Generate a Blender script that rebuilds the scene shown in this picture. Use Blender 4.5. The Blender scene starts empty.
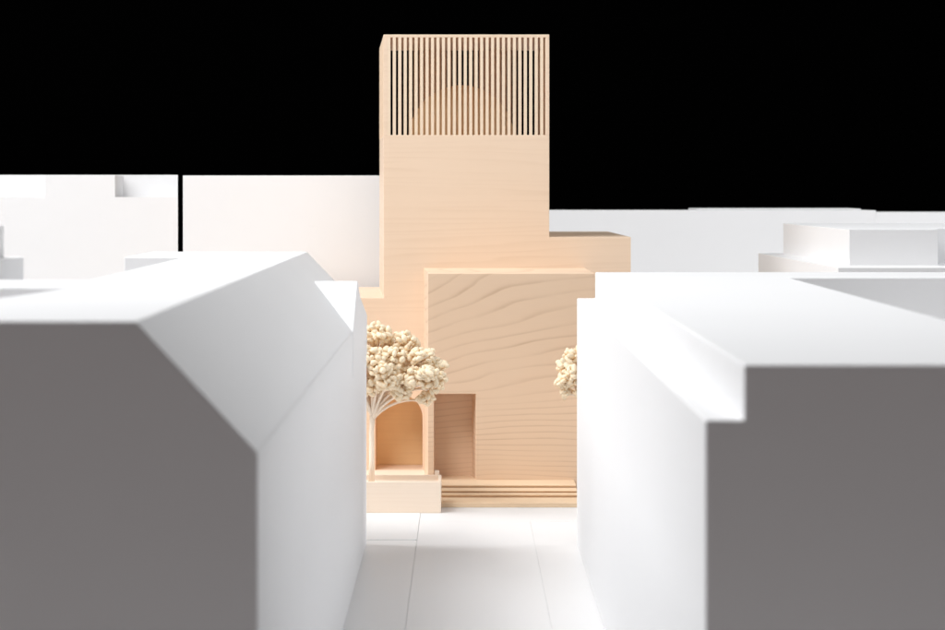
import bpy, bmesh, math, random
from mathutils import Vector, Matrix
random.seed(7)
S = bpy.context.scene
COL = S.collection

# ------------------------------------------------------------------ camera
# metres; x to the right, y away from the camera, z up from the base board
CAM_H = 0.2051
cam_d = bpy.data.cameras.new('camera')
cam = bpy.data.objects.new('camera', cam_d); COL.objects.link(cam)
cam.location = (0, 0, CAM_H); cam.rotation_euler = (math.radians(90), 0, 0)
cam_d.sensor_width = 36; cam_d.lens = 90
cam_d.shift_x = 9.5/945; cam_d.shift_y = -125/945
cam_d.clip_start = 0.01; cam_d.clip_end = 50
cam_d.dof.use_dof = True; cam_d.dof.focus_distance = 1.60; cam_d.dof.aperture_fstop = 26
S.camera = cam

# ------------------------------------------------------------------ world, lamps, exposure
W = bpy.data.worlds.new('World'); S.world = W; W.use_nodes = True
W.node_tree.nodes['Background'].inputs[0].default_value = (0, 0, 0, 1)
W.node_tree.nodes['Background'].inputs[1].default_value = 0.0

def area(name, loc, aim, sx, sy, power, color):
    d = bpy.data.lights.new(name, 'AREA'); d.shape = 'RECTANGLE'; d.size = sx; d.size_y = sy
    d.energy = power; d.color = color
    o = bpy.data.objects.new(name, d); COL.objects.link(o); o.location = loc
    o.rotation_euler = (Vector(aim)-Vector(loc)).to_track_quat('-Z', 'Y').to_euler()
    return o
area('key_softbox', (-1.75, 1.40, 1.85), (0.02, 1.40, 0.12), 1.40, 1.46, 51.0, (0.985, 0.99, 1.0))
area('front_softbox', (-0.48, 0.97, 1.05), (0.04, 1.75, 0.20), 0.50, 0.45, 9.0, (1.0, 0.995, 0.99))
area('overhead_fill', (0.20, 1.0, 1.35), (0.20, 1.50, 0.0), 0.9, 0.55, 3.0, (0.95, 0.975, 1.0))  # unseen fill added to lift the roofs
area('right_fill', (1.25, 1.62, 0.66), (0.10, 2.05, 0.14), 0.50, 0.45, 7.4, (0.96, 0.98, 1.0))  # unseen lamp added to brighten the back-right fronts and left street wall
area('room_fill', (0.1, -1.2, 0.5), (0.0, 0.65, 0.0), 1.6, 1.2, 3.8, (1.0, 0.90, 0.89))

S.render.engine = 'CYCLES'
S.view_settings.view_transform = 'Standard'; S.view_settings.look = 'None'
S.view_settings.exposure = 0.17; S.view_settings.gamma = 1
S.view_settings.use_curve_mapping = False
S.cycles.max_bounces = 18; S.cycles.diffuse_bounces = 14

# ------------------------------------------------------------------ materials
def nt(name):
    m = bpy.data.materials.new(name); m.use_nodes = True
    t = m.node_tree; return m, t, t.nodes['Principled BSDF']
def N(t, kind, **kw):
    n = t.nodes.new(kind)
    for k, v in kw.items():
        if k.startswith('i_'): n.inputs[int(k[2:])].default_value = v
        else: setattr(n, k, v)
    return n
def M(t, op, a, b=None, clamp=False):
    n = t.nodes.new('ShaderNodeMath'); n.operation = op; n.use_clamp = clamp
    for i, v in enumerate((a, b)):
        if v is None: continue
        if isinstance(v, (int, float)): n.inputs[i].default_value = v
        else: t.links.new(v, n.inputs[i])
    return n.outputs[0]
def noise(t, vec, scale, detail=3, rough=.5):
    n = N(t, 'ShaderNodeTexNoise'); n.inputs['Scale'].default_value = scale
    n.inputs['Detail'].default_value = detail; n.inputs['Roughness'].default_value = rough
    t.links.new(vec, n.inputs['Vector']); return n.outputs['Fac']
def mapping(t, vec, scale, loc=(0,0,0), rot=(0,0,0)):
    n = N(t, 'ShaderNodeMapping'); n.inputs['Scale'].default_value = scale
    n.inputs['Location'].default_value = loc; n.inputs['Rotation'].default_value = rot
    t.links.new(vec, n.inputs['Vector']); return n.outputs[0]
def mix(t, f, a, b, mode='MIX'):
    n = N(t, 'ShaderNodeMix', data_type='RGBA', blend_type=mode)
    for sock, v in ((n.inputs[0], f), (n.inputs[6], a), (n.inputs[7], b)):
        if isinstance(v, (int, float)): sock.default_value = v
        elif isinstance(v, tuple): sock.default_value = (*v, 1) if len(v) == 3 else v
        else: t.links.new(v, sock)
    return n.outputs[2]
def bump(t, bsdf, h, strength, dist):
    n = N(t, 'ShaderNodeBump'); n.inputs['Strength'].default_value = strength
    n.inputs['Distance'].default_value = dist
    t.links.new(h, n.inputs['Height']); t.links.new(n.outputs[0], bsdf.inputs['Normal'])

def white_paint(name, col, rough=.55):
    m, t, b = nt(name)
    v = N(t, 'ShaderNodeTexCoord').outputs['Object']
    n1 = noise(t, v, 9, 4); n2 = noise(t, v, 900, 2)
    c = mix(t, n1, tuple(x*.965 for x in col), col)
    sc = noise(t, mapping(t, v, (60, 60, 260)), 1, 3)
    c = mix(t, M(t, 'MULTIPLY', M(t, 'GREATER_THAN', sc, .74), .10), c, tuple(x*.8 for x in col))
    t.links.new(c, b.inputs['Base Color'])
    b.inputs['Roughness'].default_value = rough
    b.inputs['Specular IOR Level'].default_value = .35
    bump(t, b, n2, .12, .0003)
    return m

def maple(name, figured=False, light=(.81, .645, .50), dark=(.60, .42, .28), freq=1.0, amt=.26, axis='Z'):
    """sawn maple: growth lines run level along the faces, ray flecks and slow tone change"""
    m, t, b = nt(name)
    v = N(t, 'ShaderNodeTexCoord').outputs['Object']
    sep = N(t, 'ShaderNodeSeparateXYZ'); t.links.new(v, sep.inputs[0])
    x, y, z = sep.outputs
    if axis == 'Y': z, y = y, z
    if axis == 'X': z, x = x, z
    if figured:
        warp = noise(t, mapping(t, v, (5, 5, 15), (3.3, 0, 1.7)), 1, 2, .4)
        fine = noise(t, mapping(t, v, (25, 25, 90)), 1, 2, .5)
        # the rings open up towards the top of the board and rise to the right
        zz = M(t, 'MULTIPLY', M(t, 'POWER', M(t, 'SUBTRACT', .19, z), 2.0), 800)
        lean = M(t, 'MULTIPLY', M(t, 'MULTIPLY', z, z), M(t, 'SUBTRACT', M(t, 'MULTIPLY', x, 1900), M(t, 'MULTIPLY', M(t, 'MULTIPLY', x, x), 9000)))
        u = M(t, 'ADD', M(t, 'ADD', zz, lean), M(t, 'ADD', M(t, 'MULTIPLY', warp, 7.5), M(t, 'MULTIPLY', fine, .3)))
    else:
        warp = noise(t, mapping(t, v, (2.2, 2.2, 45)), 1, 3, .5)
        u = M(t, 'ADD', M(t, 'MULTIPLY', z, 190*freq), M(t, 'MULTIPLY', warp, 8.0))
    fr = M(t, 'FRACT', u)
    line = M(t, 'POWER', fr, 9.0 if figured else 2.6)       # pale early wood, thin late-wood line
    edge = M(t, 'SMOOTH_MIN', M(t, 'MULTIPLY', M(t, 'SUBTRACT', 1, fr), 7.0), 1.0)
    line = M(t, 'MULTIPLY', line, edge)
    vary = M(t, 'MULTIPLY', M(t, 'SUBTRACT', noise(t, mapping(t, v, (16, 16, 70), (1, 2, 3)), 1, 3), .26), 2.0, True)
    line = M(t, 'MULTIPLY', line, M(t, 'MULTIPLY', vary, 2*amt), True)
    grain = noise(t, mapping(t, v, (70, 70, 1500) if axis == 'Z' else ((70, 1500, 70) if axis == 'Y' else (1500, 70, 70))), 1, 3, .6)
    slow = noise(t, v, 14, 2)
    c = mix(t, line, light, dark)
    c = mix(t, M(t, 'MULTIPLY', grain, .42), c, tuple(l*.82 + d*.10 for l, d in zip(light, dark)))
    c = mix(t, M(t, 'MULTIPLY', slow, .30), c, (light[0]*.97, light[1]*.90, light[2]*.82))
    t.links.new(c, b.inputs['Base Color'])
    b.inputs['Roughness'].default_value = .5
    b.inputs['Specular IOR Level'].default_value = .3
    bump(t, b, grain, .18, .0002)
    return m

WHITE = white_paint('white_lacquered_board', (.805, .805, .812))
BOARD = white_paint('white_base_board', (.76, .76, .765), .45)
FINE = maple('fine_maple')
FIGURED = maple('figured_maple', True, light=(.78, .595, .44), dark=(.43, .26, .15), amt=1.15)
PALE = maple('pale_maple', light=(.86, .73, .61), dark=(.77, .61, .48), amt=.35, freq=1.6)
SLATM = maple('slat_maple', light=(.83, .685, .53), dark=(.70, .53, .38), amt=.3)
WARM_TINTED = maple('warm_tinted_maple', light=(.83, .62, .36), dark=(.69, .46, .25), amt=.3)  # niche's warm bounced light put into the colour; the dome shares it
STEPM = maple('step_maple', light=(.78, .60, .42), dark=(.58, .38, .23), amt=.5, freq=1.2)

def soft_material(name, col, sss):
    m, t, b = nt(name)
    v = N(t, 'ShaderNodeTexCoord').outputs['Object']
    n1 = noise(t, v, 160, 2)
    t.links.new(mix(t, n1, tuple(c*.9 for c in col), col), b.inputs['Base Color'])
    b.inputs['Roughness'].default_value = .6
    if sss:                                      # thin petals let light through
        tr = N(t, 'ShaderNodeBsdfTranslucent'); tr.inputs[0].default_value = (*col, 1)
        mx = N(t, 'ShaderNodeMixShader'); mx.inputs[0].default_value = .15
        t.links.new(b.outputs[0], mx.inputs[1]); t.links.new(tr.outputs[0], mx.inputs[2])
        t.links.new(mx.outputs[0], t.nodes['Material Output'].inputs['Surface'])
    return m
BUD = soft_material('dried_blossom', (.995, .87, .655), True)
STEM = soft_material('dried_stem', (.95, .82, .68), False)

def plain(name, col, rough):
    m, t, b = nt(name)
    v = N(t, 'ShaderNodeTexCoord').outputs['Object']
    t.links.new(mix(t, noise(t, v, 30, 3), tuple(c*.85 for c in col), col), b.inputs['Base Color'])
    b.inputs['Roughness'].default_value = rough
    return m
TABLE = plain('warm_grey_table', (.22, .19, .185), .6)
CLOTH = plain('black_cloth', (.0006, .0006, .0006), 1.0)
CLOTH.node_tree.nodes['Principled BSDF'].inputs['Specular IOR Level'].default_value = 0

# ------------------------------------------------------------------ building helpers
def prism(plan, z0, z1):
    """closed prism over a plan polygon of (x, y)"""
    n = len(plan)
    vs = [(x, y, z0) for x, y in plan] + [(x, y, z1) for x, y in plan]
    fs = [tuple(range(n))[::-1], tuple(range(n, 2*n))] + [(i, (i+1) % n, n+(i+1) % n, n+i) for i in range(n)]
    return vs, fs
def box(x0, x1, y0, y1, z0, z1):
    return prism([(x0, y0), (x1, y0), (x1, y1), (x0, y1)], z0, z1)
def bar(prof0, y0, y1, prof1=None):
    """closed bar: a profile of (x, z) at y0 run to y1 (where it may differ)"""
    prof1 = prof1 or prof0; n = len(prof0)
    vs = [(x, y0, z) for x, z in prof0] + [(x, y1, z) for x, z in prof1]
    fs = [tuple(range(n)), tuple(range(n, 2*n))[::-1]] + [(i, n+i, n+(i+1) % n, (i+1) % n) for i in range(n)]
    return vs, fs
def cross(prof, x0, x1):
    """closed bar: a profile of (y, z) run along x"""
    n = len(prof)
    vs = [(x0, y, z) for y, z in prof] + [(x1, y, z) for y, z in prof]
    fs = [tuple(range(n)), tuple(range(n, 2*n))[::-1]] + [(i, n+i, n+(i+1) % n, (i+1) % n) for i in range(n)]
    return vs, fs
def mesh_of(name, piece):
    me = bpy.data.meshes.new(name); me.from_pydata(piece[0], [], piece[1])
    bm = bmesh.new(); bm.from_mesh(me); bmesh.ops.recalc_face_normals(bm, faces=bm.faces); bm.to_mesh(me); bm.free()
    return me
def solid(name, pieces, mat, parent=None, cut=(), bevel=.0004, origin=(0, 0, 0), seg=2):
    """pieces united into ONE closed mesh, cutters taken away, edges eased"""
    base = bpy.data.objects.new(name, mesh_of(name, pieces[0])); COL.objects.link(base)
    temps = []
    for p, op in [(p, 'UNION') for p in pieces[1:]] + [(p, 'DIFFERENCE') for p in cut]:
        o = bpy.data.objects.new('tmp', mesh_of('tmp', p)); COL.objects.link(o); temps.append(o)
        md = base.modifiers.new('b', 'BOOLEAN'); md.operation = op; md.solver = 'EXACT'; md.object = o
    if temps:
        dg = bpy.context.evaluated_depsgraph_get()
        me = bpy.data.meshes.new_from_object(base.evaluated_get(dg))
        base.modifiers.clear(); base.data = me; me.name = name
        for o in temps: bpy.data.objects.remove(o)
        bm = bmesh.new(); bm.from_mesh(me)
        bmesh.ops.remove_doubles(bm, verts=bm.verts, dist=1e-6)
        bmesh.ops.dissolve_limit(bm, angle_limit=math.radians(.5), verts=bm.verts, edges=bm.edges)
        bm.to_mesh(me); bm.free()
    base.data.transform(Matrix.Translation(-Vector(origin)))
    base.data.materials.clear(); base.data.materials.append(mat)
    if parent: base.parent = parent                 # origin is then the parent's own
    else: base.location = origin
    if bevel:
        md = base.modifiers.new('eased_edges', 'BEVEL'); md.width = bevel; md.segments = seg
        md.limit_method = 'ANGLE'; md.angle_limit = math.radians(20); md.use_clamp_overlap = True
    return base
def tag(o, label, cat, group=None):
    o['label'] = label; o['category'] = cat
    if group: o['group'] = group
    return o
def thing(name, loc, label, cat, group=None):
    o = bpy.data.objects.new(name, None); COL.objects.link(o); o.location = loc
    o.empty_display_size = .02
    return tag(o, label, cat, group)
def structure(o):
    o['kind'] = 'structure'; return o

# ------------------------------------------------------------------ the setting
structure(solid('table', [box(-2.5, 2.5, -1.5, 3.2, -.06, -.0201)], TABLE, bevel=0))
structure(solid('backdrop', [box(-6, 6, 3.3, 3.32, -1.5, 4.5)], CLOTH, bevel=0))
# base of white boards; the joints between boards run down the street and across it
ground = structure(solid('ground', [box(-.95, .95, .53, 2.75, -.0200, -.0040)], BOARD, bevel=0))
for x0, x1, y0, y1, dz in ((-.95, -.02705, .53, 1.3855, 0), (-.02692, .04155, .53, 1.4632, .0002), (.04164, .95, .53, 1.4632, .0001),
                       (-.95, -.0271, 1.3858, 1.62, .0003), (-.0269, .95, 1.4634, 1.62, .0002), (-.95, .95, 1.6202, 2.75, 0)):
    solid('board', [box(x0, x1, y0, y1, -.0038, -.0003+dz)], BOARD, ground, bevel=.0001, seg=1)

# ------------------------------------------------------------------ white block left of the street
E, ZE, ZR = -.0559, .1334, .1694           # street wall, eaves and roof heights
lb = thing('white_building', (-.15, 1.0, 0), 'white foreground building left of the street with sloped mansard roof edge and dark shaded end', 'model building')
lo = (-.15, 1.0, 0)
prof0 = [(-.1485, 0), (E, 0), (E, ZE), (-.0892, ZR), (-.1485, ZR)]
prof1 = [(-.1485, 0), (E, 0), (E, ZE), (-.0905, ZR), (-.1485, ZR)]
solid('body', [bar(prof0, .644, 1.3687, prof1),
               prism([(-.40, .644), (-.1475, .644), (-.1475, .937), (-.40, .937)], 0, ZR),
               box(-.1806, -.1475, 1.2586, 1.3687, 0, ZR)], WHITE, lb, origin=lo, bevel=.0006,
      cut=[prism([(-.42, .70), (-.165, .70), (-.153, .781), (-.1427, .862), (-.42, .862)], ZR-.008, ZR+.01)])
solid('cross_gable', [cross([(1.195, ZE-.0005), (1.2456, .1571), (1.282, .1468), (1.3685, .1330), (1.3685, .11), (1.195, .11)], -.105, E+.0003)],
      WHITE, lb, origin=lo, bevel=.0003)

# ------------------------------------------------------------------ white block right of the street
rb = solid('white_building', [box(.0766, .42, .644, 1.3687, 0, .1575), box(.0660, .0776, .644, 1.3687, 0, .1424)], WHITE,
           cut=[box(.1770, .43, .74, 1.285, .118, .2)], origin=(.22, 1.0, 0), bevel=.0007, seg=3)
tag(rb, 'white foreground building right of the street with stepped ledge, sunken court and dark shaded end', 'model building')

# ------------------------------------------------------------------ white blocks behind
# tall slab directly behind the left annexe of the tower
o = solid('white_building', [box(-280*1.93/2362, -.03, 1.93, 2.02, 0, .2170)], WHITE, origin=(-.12, 1.97, 0))
tag(o, 'plain tall white slab building directly left of and behind the wooden tower', 'model building')
# stepped slab beyond the black gap
kx = 1.93/2362
o = solid('white_building', [prism([(-.62, 1.93), (-285*kx, 1.93), (-.2400, 1.989), (-.31, 2.06), (-.62, 2.06)], 0, CAM_H-7*kx), box(-418*kx, -348*kx, 1.93, 2.06, .1, .2172),
                             prism([(-.62, 1.975), (-.2384, 1.975), (-.2401, 1.9895), (-.31, 2.0602), (-.62, 2.0602)], .1, .2178)], WHITE, origin=(-.4, 1.99, 0))
tag(o, 'white building with two roof terraces at far left beyond the dark gap', 'model building')
# low grey-looking stepped block at the left edge
o = solid('white_building', [box(-.36, -.1859, .942, 1.0, 0, .1767), box(-.36, -.1924, .95, .99, .1, .1904)], WHITE, origin=(-.27, .97, 0))
tag(o, 'small stepped white building cut by the left edge of the picture', 'model building')
# box upon a slab on the right
o = solid('white_building', [prism([(.2405, 1.515), (.46, 1.515), (.46, 1.86), (.2325, 1.86)], 0, .1554),
                             prism([(.2533, 1.55), (.3117, 1.55), (.3117, 1.585), (.46, 1.63), (.46, 1.83), (.2480, 1.83)], .10, .1793)],
          WHITE, origin=(.35, 1.7, 0))
tag(o, 'white building on the right with a square box standing on its wider flat roof', 'model building')
# long wall of blocks along the back on the right
k = 2.25/2362
o = solid('white_building', [box(.03, 413*k, 2.25, 2.31, 0, CAM_H-20.3*k)], WHITE, origin=(.2, 2.28, 0))
tag(o, 'long low white building at the back, directly right of the wooden tower', 'model building')
k = 2.3115/2362
o = solid('white_building', [prism([(234*k, 2.3115), (398*k, 2.3115), (400*k, 2.40), (234*k, 2.40)], 0, CAM_H-18.6*k)], WHITE, origin=(.3, 2.35, 0))
tag(o, 'thin roof strip of the white building rising just behind the long low back building', 'model building')
k = 2.247/2362
o = solid('white_building', [box(413.1*k, .62, 2.249, 2.33, 0, CAM_H-22.3*k)], WHITE, origin=(.48, 2.28, 0))
tag(o, 'low white building at the back cut by the right edge of the picture', 'model building')

# ------------------------------------------------------------------ the wooden tower
DF, DB = 1.72, 1.88                        # front and back of the tower
kt = DF/2362
to = (0, 1.75, 0)
tower = thing('wooden_tower', to, 'maple wood tower with slatted belfry, low wings and a figured wood entrance block', 'model building')
TL, TR, TLb, TRb = -.0578, .0628, -.0664, .0622
ZF, ZT = .2452, .3184
def arch_plan(cx, r, z0, zs, y0, y1, n=24):
    prof = [(cx-r, z0), (cx+r, z0)] + [(cx+r*math.cos(math.pi*i/n), zs+r*math.sin(math.pi*i/n)) for i in range(n+1)]
    return bar(prof, y0, y1)
solid('tower_body', [prism([(TL, DF), (TR, DF), (TRb, DB), (TLb, DB)], 0, ZF),
                     prism([(-.135, DF), (TL+.01, DF), (TL+.01, 1.915), (-.135, 1.915)], 0, .1265),
                     prism([(TR-.01, DF), (.1222, DF), (.1200, 1.955), (TR-.01, 1.955)], 0, .1709)],
      FINE, tower, origin=to, cut=[arch_plan(-.0466, .0172, .0012, .0391, 1.70, 1.754)], bevel=.0003)
pan = solid('arch_tint_panel', [arch_plan(-.0466, .01715, .0013, .0391, 1.7525, 1.7545)], WARM_TINTED, tower, origin=to, bevel=0)  # added board; its colour carries the light bounced between the niche walls
pan['label'] = 'added back board of the arched niche, tinted like warm bounced light'
# belfry: two side walls, a roof, upright slats before and behind
for p in ((TL, DF), (TR-.0029, DF)):
    solid('corner_post', [box(p[0], p[0]+.0029, DF, DF+.0030, ZF, ZT-.0022)], FINE, tower, origin=to, bevel=.0002)
for p in ((TLb, DB-.003), (TRb-.0029, DB-.003)):
    solid('corner_post', [box(p[0], p[0]+.0029, p[1], DB, ZF, ZT-.0022)], FINE, tower, origin=to, bevel=.0002)
solid('roof', [prism([(TL, DF), (TR, DF), (TRb, DB), (TLb, DB)], ZT-.0022, ZT)], FINE, tower, origin=to, bevel=.0003)
sp = 5.46*kt; sw = 3.1*kt
slat_me = mesh_of('slat', box(-sw/2, sw/2, 0, .0030, ZF-.0002, ZT-.0021)); slat_me.materials.append(SLATM)
side_me = mesh_of('side_slat', box(-.0012, .0012, 0, .0026, ZF-.0002, ZT-.0021)); side_me.materials.append(SLATM)
def slat(x, y, me=slat_me):
    o = bpy.data.objects.new('slat', me); COL.objects.link(o)
    o.parent = tower; o.location = (x, y-to[1], 0)
g0 = (386.1-463)*kt
for i in range(29): slat(g0+(i+.5)*sp, DF+.0001)
c = (457.6-463)/2362*1.872
for i in range(-12, 13):
    x = c+(i+.5)*sp
    if TLb+.006 < x < TRb-.006: slat(x, 1.8755)
ns = 39
for i in range(ns):                                 # slats down both sides
    f = (i+.5)/ns; y = DF+.0030+(DB-DF-.0060)*f
    slat(TL+(TLb-TL)*f+.00125, y-.0013, side_me); slat(TR+(TRb-TR)*f-.00125, y-.0013, side_me)
# dome inside the belfry
bm = bmesh.new()
bmesh.ops.create_uvsphere(bm, u_segments=64, v_segments=32, radius=.0398)
bmesh.ops.delete(bm, geom=[v for v in bm.verts if v.co.z < -.001], context='VERTS')
bmesh.ops.translate(bm, verts=bm.verts, vec=(-.0012, 1.792-to[1], ZF-.0004))
for f in bm.faces: f.smooth = True
me = bpy.data.meshes.new('dome'); bm.to_mesh(me); bm.free(); me.materials.append(WARM_TINTED)
o = bpy.data.objects.new('dome', me); COL.objects.link(o); o.parent = tower
# entrance block with its door recess
VF = 1.606
kv = VF/2362
solid('entrance_block', [prism([(-.0238, VF), (.0898, VF), (.0888, DF+.001), (-.0284, DF+.001)], .0010, .1483)], FIGURED, tower, origin=to,
      cut=[prism([((434-463)*kv, VF-.01), ((476-463)*kv, VF-.01), ((476-463)*kv, VF), ((472.3-463)*kv, VF+.024), ((434-463)*kv, VF+.024)], 0, CAM_H-204*kv)],
      bevel=.0003)
# steps up to the door, one slab upon the other
zs = 0
for y0, z1 in ((1.526, .0028), (1.554, .0048), (1.562, .0063), (1.577, .0080)):
    x0 = -.0236
    h = z1-zs; n = 0 if zs == 0 else .0010; ye = 1.632
    solid('step', [cross([(y0+n, zs), (ye, zs), (ye, z1), (y0, z1), (y0, zs+h*.55), (y0+n, zs+h*.5)], x0, .0756)], STEPM, tower, origin=to, bevel=.00025)
    zs = z1
solid('plinth', [box(-.135, -.0237, 1.545, DF-.0001, .00005, .0012)], PALE, tower, origin=to, bevel=.0002)

# ------------------------------------------------------------------ planter
po = (-.057, 1.518, 0)
pl = thing('planter', po, 'long low wooden planter box beside the steps with the tree in it', 'planter')
px0, px1, py0, py1, pz = -.118, -.0140, 1.500, 1.538, .0197
solid('trough', [box(px0, px1, py0, py1, 0, pz)], PALE, pl, origin=po, cut=[box(px0+.002, px1-.002, py0+.0028, py1-.002, pz-.0032, pz+.01)], bevel=.00025)
solid('post', [cross([(1.5362, pz-.001), (1.5380, pz-.001), (1.5380, pz+.0022), (1.5374, pz+.0030), (1.5366, pz+.0030), (1.5362, pz+.0022)], -.0184, -.0154)], PALE, pl, origin=po, bevel=.0003)

# ------------------------------------------------------------------ trees of dried blossom
def tube(bm, pts, radii, n=8):
    rings = []
    for i, p in enumerate(pts):
        p = Vector(p)
        d = (Vector(pts[min(i+1, len(pts)-1)])-Vector(pts[max(i-1, 0)])).normalized()
        a = d.orthogonal().normalized() if i == 0 else (a-d*a.dot(d)).normalized()
        b = d.cross(a)
        rings.append([bm.verts.new(p+(a*math.cos(2*math.pi*j/n)+b*math.sin(2*math.pi*j/n))*radii[i]) for j in range(n)])
    for r0, r1 in zip(rings, rings[1:]):
        for j in range(n): bm.faces.new((r0[j], r0[(j+1) % n], r1[(j+1) % n], r1[j]))
    bm.faces.new(rings[0][::-1]); bm.faces.new(rings[-1])
    for f in bm.faces: f.smooth = True
def curve(a, b, sag, n=7):
    a, b, s = Vector(a), Vector(b), Vector(sag)
    return [a.lerp(b, t)+s*(4*t*(1-t)) for t in (i/(n-1) for i in range(n))]
def part(name, bm, mat, parent):
    me = bpy.data.meshes.new(name); bm.to_mesh(me); bm.free(); me.materials.append(mat)
    o = bpy.data.objects.new(name, me); COL.objects.link(o); o.parent = parent; return o
ico = bmesh.new(); bmesh.ops.create_icosphere(ico, subdivisions=2, radius=1)
ICO_V = [v.co.copy() for v in ico.verts]; ICO_F = [tuple(v.index for v in f.verts) for f in ico.faces]; ico.free()
def bud(bm, c, r, rng):
    ax = Vector((rng.gauss(0, 1), rng.gauss(0, 1), rng.gauss(0, 1))).normalized()
    st = rng.uniform(1.25, 2.0); lump = [(Vector((rng.gauss(0, 1), rng.gauss(0, 1), rng.gauss(0, 1))).normalized(), rng.uniform(.05, .2)) for _ in range(3)]
    vs = []
    for v in ICO_V:
        w = v+ax*(v.dot(ax)*(st-1))
        w = w*(1+sum(a*max(0, v.dot(l))**3 for l, a in lump))
        vs.append(bm.verts.new(Vector(c)+w*r))
    for f in ICO_F: bm.faces.new([vs[i] for i in f]).smooth = True

def make_tree(loc, label, seed, clumps, height):
    rng = random.Random(seed)
    t = thing('blossom_tree', loc, label, 'model tree', 'cream blossom trees')
    fork = Vector((.0008, 0, height))
    bm = bmesh.new()
    tube(bm, [(0, 0, 0), (.0002, 0, height*.35), (0, 0, height*.75), fork], [.0021, .0017, .0016, .0018], 10)
    part('trunk', bm, STEM, t)
    for (x, y, z, r, n) in clumps:
        c = Vector((x, y, z))
        base = fork + Vector((0, 0, -rng.uniform(0, .004)))
        bm = bmesh.new()
        side = Vector((x*-.05, y*-.05, (.10*math.hypot(x, y)+.001)))
        pts = curve(base, c-Vector((0, 0, r*.4)), side)
        tube(bm, pts, [.0013-.0008*i/6 for i in range(7)], 6)
        for q in range(5):
            e = c+Vector((rng.uniform(-1, 1)*r, rng.uniform(-1, 1)*r, rng.uniform(-.6, .6)*r))
            tube(bm, curve(pts[4], e, (0, 0, .0006), 4), [.0005, .0004, .0004, .0003], 5)
        part('branch', bm, STEM, t)
        bm = bmesh.new(); placed = []
        tries = 0
        while len(placed) < n and tries < 4000:
            tries += 1
            d = Vector((rng.gauss(0, 1), rng.gauss(0, 1), rng.gauss(0, 1))).normalized()
            rr = rng.random()**.35
            p = c+Vector((d.x*r*1.15, d.y*r*1.1, d.z*r*.82))*rr
            br = rng.uniform(.0011, .00195)
            if all((p-q).length > (br+b2)*.74 for q, b2 in placed):
                placed.append((p, br)); bud(bm, p, br, rng)
        part('blossom_cluster', bm, BUD, t)
    return t
k5 = 1.519/2362
def P(px, py, dy=0): return ((px-463)*k5, dy, CAM_H-(py-190)*k5)
T0 = Vector(((371.5-463)*k5, 1.519, pz-.0032))
spec = [(378, 334, .004, 12), (404, 343, .006, 12), (392, 358, -.008, 14), (422, 357, -.004, 12), (436, 366, .002, 9), (414, 376, -.010, 13),
        (390, 378, -.014, 12), (372, 356, -.012, 14), (433, 384, -.006, 9), (372, 384, -.006, 12), (426, 398, -.003, 7), (405, 362, .012, 14), (352, 348, .003, 14), (334, 360, -.002, 14),
        (350, 372, -.010, 14), (318, 372, .004, 11), (360, 336, .012, 12), (350, 390, .006, 12), (402, 392, -.009, 8), (440, 377, -.004, 6), (385, 345, .016, 13), (418, 368, .014, 10), (382, 366, -.018, 11), (428,372,-.012,8)]
clumps = []
for px, py, dy, rp in spec:
    v = Vector(P(px, py)); clumps.append((v.x-T0.x, dy, v.z-T0.z, rp*k5, int(10+rp*rp*.37)))
make_tree(T0, 'cream blossom tree with thin forked trunk standing in the wooden planter', 3, clumps, .0445)
# the second one is half hidden behind the right-hand block
rng = random.Random(21); cl2 = []
for px, py, dy, rp in [(567, 366, -.003, 9), (565, 381, -.006, 8), (575, 358, 0, 10), (575, 373, -.010, 10), (566, 392, -.004, 4), (579, 391, -.006, 5),
                       (590, 352, .004, 12), (605, 360, -.006, 13), (596, 375, -.012, 12), (618, 372, .003, 12), (606, 386, -.005, 11), (630, 380, .002, 9), (588, 366, .010, 12)]:
    cl2.append(((px-602)*k5*1.03, dy, CAM_H-(py-190)*k5*1.03, rp*k5*1.03, int(8+rp*rp*.39)))
make_tree(((602-463)*k5*1.03, 1.565, 0), 'cream blossom tree half hidden behind the right-hand white block', 5, cl2, .058)
